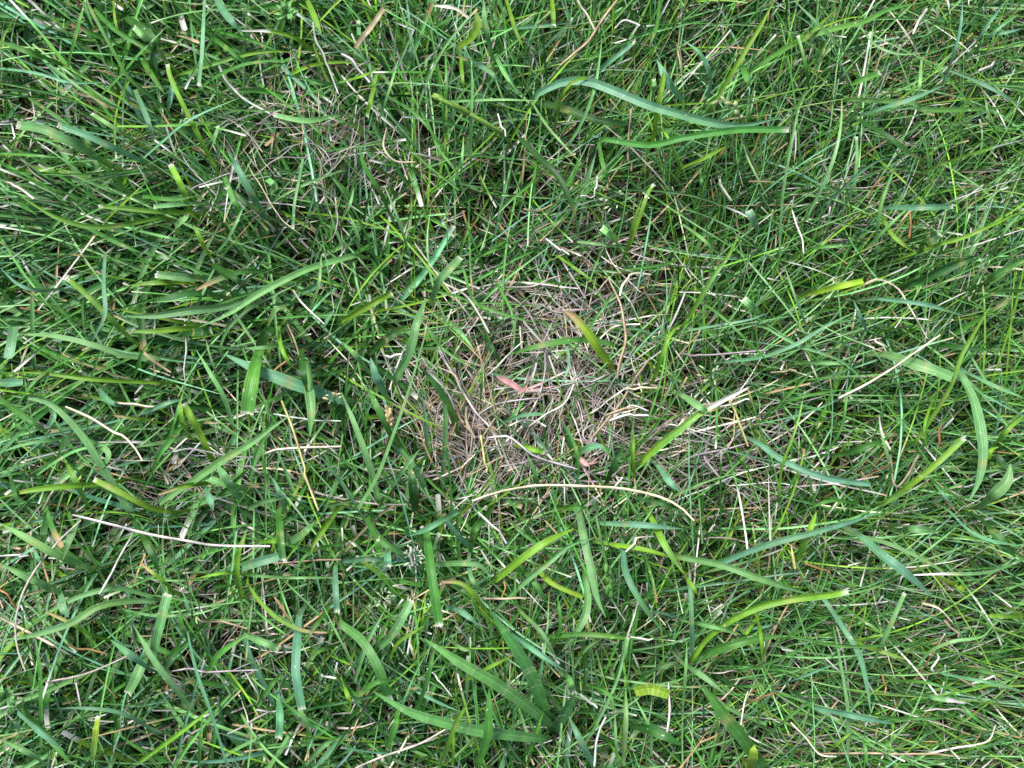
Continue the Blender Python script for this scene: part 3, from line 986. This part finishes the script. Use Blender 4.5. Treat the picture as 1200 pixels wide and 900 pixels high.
def build_trace(line, ox, oy):
    body, _, lab = line.partition('|'); lab = lab.strip()
    head, *co = body.split()
    m = re.match(r'([A-Z])([a-z])(\d+)(?:z(\d+))?(m?)$', head)
    colour, tip, w, z, loose = m.group(1), m.group(2), float(m.group(3)) / 3, m.group(4), bool(m.group(5))
    pts = np.array([[float(v) for v in c.split(',')] for c in co]) / 3 + (ox, oy)
    straw = colour in 'SWLTOH'
    mid = pts.mean(0); b = patch_z(mid)
    if z: zp = float(z) / 1000 * 1.12
    elif straw: zp = (.034 + random.uniform(-.007, .009)) * (1 - .25 * b)
    else: zp = (.046 + random.uniform(-.006, .006) + (w - 5) * .0004) * (1 - .35 * b)
    n = 22 if w > 4.5 else 16
    q = spline(pts, n); t = np.linspace(0, 1, n)
    if straw or loose or tip == 'l':
        zz = zp + .002 * np.sin(t * 3 + random.uniform(0, 6))
    else:
        zz = zp * np.interp(t, [0, .35, .7, 1], [.62, .93, 1, random.uniform(.86, 1.0)])
        if tip in 'p' and random.random() < .4: zz *= np.interp(t, [0, .6, 1], [1, 1, .85])
        zz = np.convolve(np.r_[[zz[0]] * 2, zz, [zz[-1]] * 2], np.ones(5) / 5, 'valid')
    P = unproject(q[:, 0], q[:, 1], zz)
    pxm = K * (CAMZ - zp)                              # metres per photo pixel at that height
    prof_x = {'c': ([0, .2, .55, .97, 1], [.72, .92, 1, .92, .9]), 'p': ([0, .2, .5, .75, 1], [.75, .95, 1, .8, .12]),
              't': ([0, .2, .5, .8, 1], [.75, .95, 1, .85, .35]), 'w': ([0, .3, .6, .8, 1], [.9, 1, .95, .6, .35]),
              'n': ([0, .1, .5, .95, 1], [.8, .95, 1, .9, .8]), 'l': ([0, .1, .5, .9, 1], [.7, 1, .95, .85, .5])}[tip]
    W = w * .93 * pxm * np.interp(t, *prof_x)
    if straw: W = W * (.86 if w < 5 else .72)
    W = W * (1 + .05 * np.sin(t * random.uniform(5, 12) + random.uniform(0, 6)))
    base = np.array(COL[colour]) * math.exp(random.gauss(0, .10)) * np.exp([random.gauss(0, .05) for _ in range(3)])
    C = np.repeat(base[None], n, 0)
    if not straw:
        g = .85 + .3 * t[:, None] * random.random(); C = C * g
        a = (random.uniform(0, .45) * np.clip(np.sin(t * random.uniform(2, 7) + random.uniform(0, 6)), 0, 1))[:, None]
        C = C * (1 - a) + np.array(COL[random.choice('YGPP')]) * a
        if random.random() < .35:
            u = random.uniform(.2, .9); a = np.exp(-((t - u) / .03) ** 2)[:, None] * .6; C = C * (1 - a) + BUFF * a
    cw = 1.0
    if tip == 'c': a = sm(1 - 3.2 / max(8, np.linalg.norm(np.diff(q, axis=0), axis=1).sum()), 1, t)[:, None]; C = C * (1 - a) + np.array((.62, .62, .50)) * a
    if tip == 't': a = sm(.6, .9, t)[:, None]; C = C * (1 - a) + TAN * a
    if tip == 'w': a = sm(.62, .70, t)[:, None]; C = C * (1 - a) + WHITE * a
    if colour == 'F' and tip == 't': pass
    if straw and random.random() < .5: C = C * (1 - .2 * sm(.5, 0, t)[:, None]) 
    # the hidden foot: the blade goes on down to the soil
    if not (straw or loose or tip == 'l'):
        d = nrm(P[0] - P[2]); d[2] = 0
        k = 5; f = np.linspace(1, 0, k + 1)[:-1, None]
        foot = P[0][None] + d[None] * .006 * f ** .8 + np.array([0, 0, -1.])[None] * (P[0, 2] + .001) * f ** 1.3
        P = np.vstack([foot, P]); W = np.r_[np.interp(np.linspace(0, 1, k), [0, 1], [.55, .95]) * W[0], W]
        C = np.vstack([C[:1] * .8 + BUFF * .15 * np.ones((k, 1)), C])
    B = P[None]; nn = len(P); tt = np.linspace(0, 1, nn)
    roll = random.gauss(0, .22) + random.gauss(0, .35) * tt
    if straw and w < 5.6:
        # a stiff dry stem: crooked, hollow tube
        kn = sorted(random.uniform(.1, .9) for _ in range(2))
        dv = np.stack([np.interp(tt, [0, kn[0], kn[1], 1], [0, random.gauss(0, .0006), random.gauss(0, .0006), 0]) for _ in range(3)], -1)
        P = P + dv
        part = ribbons(P[None], W[None], C[None], np.array([1.]), (roll * 2)[None], tube=True); mat = M_STRAW
    elif straw:
        part = ribbons(B, W[None], C[None], np.array([random.uniform(.15, .35)]), roll[None] * 1.6, 5); mat = M_STRAW
    else:
        T = nrm(np.gradient(P, axis=0)); hd = np.stack([-T[:, 1], T[:, 0], 0 * T[:, 0]], -1)
        if not loose and tip != 'l': hd[:5] = hd[7]
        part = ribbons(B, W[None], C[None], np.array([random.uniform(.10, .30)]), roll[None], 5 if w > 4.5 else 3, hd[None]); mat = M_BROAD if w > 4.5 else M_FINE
    thread = straw
    name = ('straw' if straw else 'grass_clipping' if loose else 'grass_leaf' if w > 5.4 else 'fine_grass_leaf')
    if lab.find('leaf') >= 0 and straw: name = 'dead_leaf'
    o = link(name, mesh_of(name, [part], mat))
    if not lab: lab = auto_label(colour, tip, w, pts, straw, loose)
    used_labels[lab] = 1
    cat = {'straw': 'straw', 'grass_clipping': 'grass clipping', 'dead_leaf': 'dead leaf'}.get(name, 'grass blade')
    grp = {'straw': 'dry straws lying in the turf', 'grass_leaf': 'broader grass blades on top of the turf', 'fine_grass_leaf': 'fine grass blades on top of the turf',
           'grass_clipping': 'loose clippings lying on the turf'}.get(name)
    tag(o, lab, cat, grp)
    # ragged whitish fibres where the mower tore the blade
    if (tip == 'c' and w > 5.4 and random.random() < .6) or (tip == 'w' and w > 7):
        T = nrm(P[-1] - P[-2]); S = nrm(np.array([-T[1], T[0], 0.]))
        k = int(min(7, 3 + w // 4)); fr = []
        for j in range(k):
            u = (j + .5) / k - .5 + random.gauss(0, .04)
            p0 = P[-1] + S * u * W[-1] * .9 + np.array([0, 0, .0002]) - T * .0004
            L = random.uniform(.0003, .0013) * (1 + u)
            e = p0 + (T + S * random.gauss(0, .25) + np.array([0, 0, random.gauss(0, .3)])) * L
            pp = np.linspace(p0, e, 4)
            fr.append(ribbons(pp[None], (np.array([1, .9, .6, .2]) * W[-1] / k * 1.1)[None], np.repeat(WHITE[None], 4, 0)[None] * random.uniform(.75, 1.1), np.array([.2]), np.zeros((1, 4)), 3))
        link('frayed_tip', mesh_of('frayed_tip', fr, M_TIP), o)
    return o

ox = oy = 0
for line in TRACES.strip().splitlines():
    line = line.strip()
    if not line: continue
    if line[0] == '@': ox, oy = (float(v) for v in line[1:].split(',')); continue
    build_trace(line, ox, oy)

# ------------------------------------------------------------------ small plants, seed heads and coloured leaves
def leaf_ribbon(pts, w, zs, colour, prof, across=5, fold=.2, roll=0., n=20, tubed=False, cvar=None):
    q = spline(np.c_[np.array(pts, float), np.array(zs, float)], n)
    P = unproject(q[:, 0], q[:, 1], q[:, 2]); t = np.linspace(0, 1, n)
    W = w * K * (CAMZ - q[:, 2].mean()) * np.interp(t, *prof)
    C = np.repeat(np.array(COL[colour] if isinstance(colour, str) else colour)[None], n, 0)
    if cvar is not None: C = cvar(t, C)
    return ribbons(P[None], W[None], C[None], np.array([fold]), np.full((1, n), roll), across, tube=tubed)
def root_empty(name, px, py, label, cat, z=.002):
    o = bpy.data.objects.new(name, None); o.empty_display_size = .01
    o.location = unproject(float(px), float(py), z); col.objects.link(o)
    return tag(o, label, cat)
def child(name, parts, mat, root):
    me = mesh_of(name, parts, mat)
    co = np.empty(len(me.vertices) * 3, np.float32); me.vertices.foreach_get('co', co)
    co = co.reshape(-1, 3) - np.array(root.location, np.float32); me.vertices.foreach_set('co', co.ravel()); me.update()
    return link(name, me, root)

# the plant with broad spotted leaves
def scars(seed):
    r = np.random.default_rng(seed)
    at = r.uniform(.3, .95, 4)
    def f(t, C):
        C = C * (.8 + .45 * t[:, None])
        for a in at:
            k = np.exp(-((t - a) / .007) ** 2)[:, None] * r.uniform(.15, .5)
            C = C * (1 - k) + np.array((.45, .5, .3)) * k
        return C
    return f
pl = root_empty('grass_plant', 646, 862, 'low grass plant with broad spotted leaves fanning from one base near the bottom', 'grass plant')
S8 = lambda *p: [(400 + x / 3, 600 + y / 3) for x, y in p]
LP = ([0, .15, .4, .75, .95, 1], [.5, .85, 1, .75, .25, .06])
for pts, w, zs, c, sd in ((S8((742, 775), (735, 750), (640, 670), (540, 600), (420, 530), (290, 445)), 16, (.004, .018, .032, .040, .044, .044), (.12, .31, .08), 1),
                          (S8((745, 772), (720, 720), (680, 600), (620, 490), (525, 350)), 16, (.004, .018, .03, .037, .04), (.07, .23, .055), 2),
                          (S8((745, 785), (725, 797), (620, 787), (480, 768), (360, 740), (240, 702), (110, 630)), 14, (.004, .018, .028, .034, .038, .04, .04), (.11, .30, .08), 3),
                          (S8((742, 780), (752, 765), (790, 700), (820, 640)), 14, (.004, .014, .026, .034), (.05, .17, .05), 4)):
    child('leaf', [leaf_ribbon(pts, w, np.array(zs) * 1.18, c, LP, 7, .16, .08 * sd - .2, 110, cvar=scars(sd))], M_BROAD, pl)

# banded yellow-green leaf
def bands(t, C):
    k = (np.abs((t * 6.5) % 1 - .5) < .09)[:, None] * .7
    return C * (1 - k) + np.array((.45, .52, .2)) * k
o = link('leaf_stub', mesh_of('leaf_stub', [leaf_ribbon(S8((1030, 632), (1080, 622), (1120, 630), (1152, 642)), 13.5, (.03, .034, .035, .034), 'F', ([0, .1, .5, .9, 1], [.85, 1, 1, .95, .85]), 7, .12, .1, 54, cvar=bands)], M_BROAD))
tag(o, 'short yellow-green banded leaf with pale cross bands, right of the spotted plant', 'leaf')

# pink leaves in the bare patch
def pinks(name, label, main, whisk, w):
    r = root_empty(name, main[0][0], main[0][1], label, 'leaf', .016)
    def grad(t, C): return C * (1 - .25 * np.sin(t * 9)[:, None] ** 2) * np.array((1, 1, 1)) 
    child('blade', [leaf_ribbon(main, w, np.linspace(.024, .028, len(main)), 'K', ([0, .15, .5, .85, 1], [.35, .8, 1, .8, .25]), 7, .3, .15, 24, cvar=grad)], M_BROAD, r)
    for p in whisk:
        child('fibre', [leaf_ribbon(p, 2.2, np.linspace(.022, .027, len(p)), (.62, .36, .36), ([0, .5, 1], [1, .8, .3]), 3, .3, 0, 12)], M_TIP, r)
pinks('pink_leaf', 'large pink leaf with wispy fibres in the middle of the bare patch', [(614, 459), (606, 454), (596, 448), (582, 441)],
      [[(613, 458), (625, 452), (640, 447)], [(614, 459), (630, 456), (652, 452)], [(613, 458), (618, 449), (620, 440)], [(604, 456), (598, 452), (590, 450)]], 7.6)
pinks('pink_leaf', 'small bright pink leaf under the curled blue-green blade', [(679, 536), (684, 541), (690, 546)],
      [[(690, 545), (698, 538), (706, 533)], [(686, 543), (694, 543), (702, 541)]], 6.2)

# seed heads
def ell(c, ax, r, L, colour, seg=6, ring=6):
    """A pointed grain: spindle along ax."""
    t = np.linspace(0, 1, ring); ax = nrm(np.array(ax, float)); P = np.array(c)[None] + ax[None] * (t * L)[:, None]
    W = 2 * r * np.sqrt(np.clip(np.sin(np.pi * (t * .96 + .02)), 0.03, 1))
    C = np.repeat(np.array(colour)[None], ring, 0) * (.85 + .3 * t[:, None])
    return ribbons(P[None], W[None], C[None], np.array([1.]), np.zeros((1, ring)), tube=True)
def seed_head(name, label, stem, zs, grains, colour, stem_colour, gw, gl, jitter=.6, cat='seed head', stemw=3.5):
    r = root_empty(name, stem[0][0], stem[0][1], label, cat)
    q = spline(np.c_[np.array(stem, float), np.array(zs, float)], 24); P = unproject(q[:, 0], q[:, 1], q[:, 2])
    t = np.linspace(0, 1, 24); W = stemw * K * .48 * np.interp(t, [0, 1], [1, .6])
    C = np.repeat(np.array(stem_colour)[None], 24, 0)
    child('stem', [ribbons(P[None], W[None], C[None], np.array([1.]), np.zeros((1, 24)), tube=True)], M_FINE, r)
    for j in range(grains):
        u = 1 - .38 * j / max(1, grains - 1) if grains > 1 else 1
        k = u * 23; i = min(22, int(k)); p = P[i] + (P[i + 1] - P[i]) * (k - i); T = nrm(P[i + 1] - P[i])
        S = nrm(np.cross(T, (0, 0, 1)))
        ax = T + S * (jitter if j % 2 else -jitter) * random.uniform(.6, 1.2) + np.array([0, 0, random.uniform(-.2, .5)])
        cc = np.array(colour) * math.exp(random.gauss(0, .15))
        child('spikelet', [ell(p, ax, gw * random.uniform(.8, 1.2), gl * random.uniform(.8, 1.2), cc)], M_FINE, r)
seed_head('grass_flower', 'pale nodding seed head above the squared green blade at the top right', [(905, 235), (882, 190), (869, 158), (868, 142), (862, 125), (852, 119), (843, 118)],
          (.004, .02, .036, .047, .052, .053, .052), 8, (.32, .38, .16), (.28, .33, .15), .0010, .0034)
seed_head('green_spike', 'beaded green flower spike hanging right of centre below the bare patch', [(699, 606), (703, 625), (708, 648), (713, 672), (714, 692)],
          (.044, .046, .045, .042, .038), 14, (.10, .26, .05), (.10, .24, .05), .0011, .0042, .28)
seed_head('seed_tuft', 'tan seed tuft on a withered stalk just left of the bare patch', [(450, 535), (455, 515), (457, 500), (456, 482)],
          (.004, .02, .034, .040), 9, (.60, .46, .24), (.35, .32, .12), .0009, .0044, .4)
seed_head('knobbly_stalk', 'knobbly yellow-green stalk with a whitish end in the upper middle', [(600, 172), (592, 160), (573, 147), (547, 132), (519, 118)],
          (.006, .028, .04, .044, .044), 10, (.18, .34, .05), (.18, .34, .06), .0012, .0056, .10, 'stalk', 6.5)
def flecks(name, label, spots, n, colour, spread, cat):
    """A ragged little head of torn pale bits on a short stalk."""
    x, y = spots
    r = root_empty(name, x, y + 6, label, cat)
    child('stem', [leaf_ribbon([(x + 2, y + 10), (x, y + 4), (x, y)], 3.5, (.002, .025, .044), 'P', ([0, 1], [1, .8]), tubed=True, n=10)], M_FINE, r)
    for j in range(n):
        a = random.uniform(0, 2 * math.pi); d = spread * random.random() ** .5
        p = unproject(x + d * math.cos(a), y + d * math.sin(a), .043 + random.uniform(-.003, .003))
        child('spikelet', [ell(p, (math.cos(a) + random.gauss(0, .5), -math.sin(a) + random.gauss(0, .5), random.uniform(-.3, .6)), random.uniform(.00025, .0006), random.uniform(.0010, .0028), np.array(colour) * math.exp(random.gauss(0, .2)))], M_TIP, r)
flecks('grass_flower', 'small ragged whitish seed head lying in the lower left beside the spotted plant', (447, 700), 20, (.36, .44, .26), 11, 'seed head')
flecks('grass_flower', 'ragged pale seed head above the upright jointed green stem, white-flecked', (484, 652), 22, (.50, .52, .42), 10, 'seed head')
flecks('grass_flower', 'small pale green seed head in the thatch left of the bare patch', (392, 466), 11, (.5, .46, .26), 9, 'seed head')
flecks('grass_flower', 'tiny greenish seed head at the upper left between crossing blades', (218, 135), 14, (.36, .48, .3), 8, 'seed head')
flecks('grass_flower', 'pale seed head right of the bare patch among fine blades', (833, 437), 10, (.40, .5, .28), 12, 'seed head')
flecks('grass_flower', 'whitish seed head in the fine turf above the bare patch', (717, 232), 9, (.45, .52, .34), 12, 'seed head')

# crinkled and feathery leaves of small weeds
def lobed(name, label, cx, cy, R, colour, lobes, z, mat):
    r = root_empty(name, cx, cy, label, 'leaf', z - .01)
    child('stem', [leaf_ribbon([(cx - 2, cy + 9), (cx, cy + 3), (cx, cy)], 3, (.002, z - .006, z), 'P', ([0, 1], [1, .8]), tubed=True, n=10)], M_FINE, r)
    for j in range(lobes):
        a = math.radians(-90 + (j - (lobes - 1) / 2) * 300 / lobes + random.uniform(-8, 8)); L = R * random.uniform(.75, 1.1)
        pts = [(cx + L * f * math.cos(a + .25 * f), cy + L * f * math.sin(a + .25 * f)) for f in (0, .35, .7, 1)]
        cc = np.array(COL[colour]) * math.exp(random.gauss(.1, .15))
        child('lobe', [leaf_ribbon(pts, R * .40, (z, z + .003, z + .004, z + .001), cc, ([0, .3, .6, .85, 1], [.25, .75, 1, .7, .12]), 5, .3, random.gauss(0, .4), 12)], mat, r)
lobed('crinkled_leaf', 'crinkled pale green lobed leaf at the top edge, left of centre', 336, 15, 14, 'P', 9, .040, M_BROAD)
lobed('feathery_leaf', 'feathery light green weed leaf at the left edge near the bottom', 6, 818, 17, 'P', 13, .040, M_BROAD)
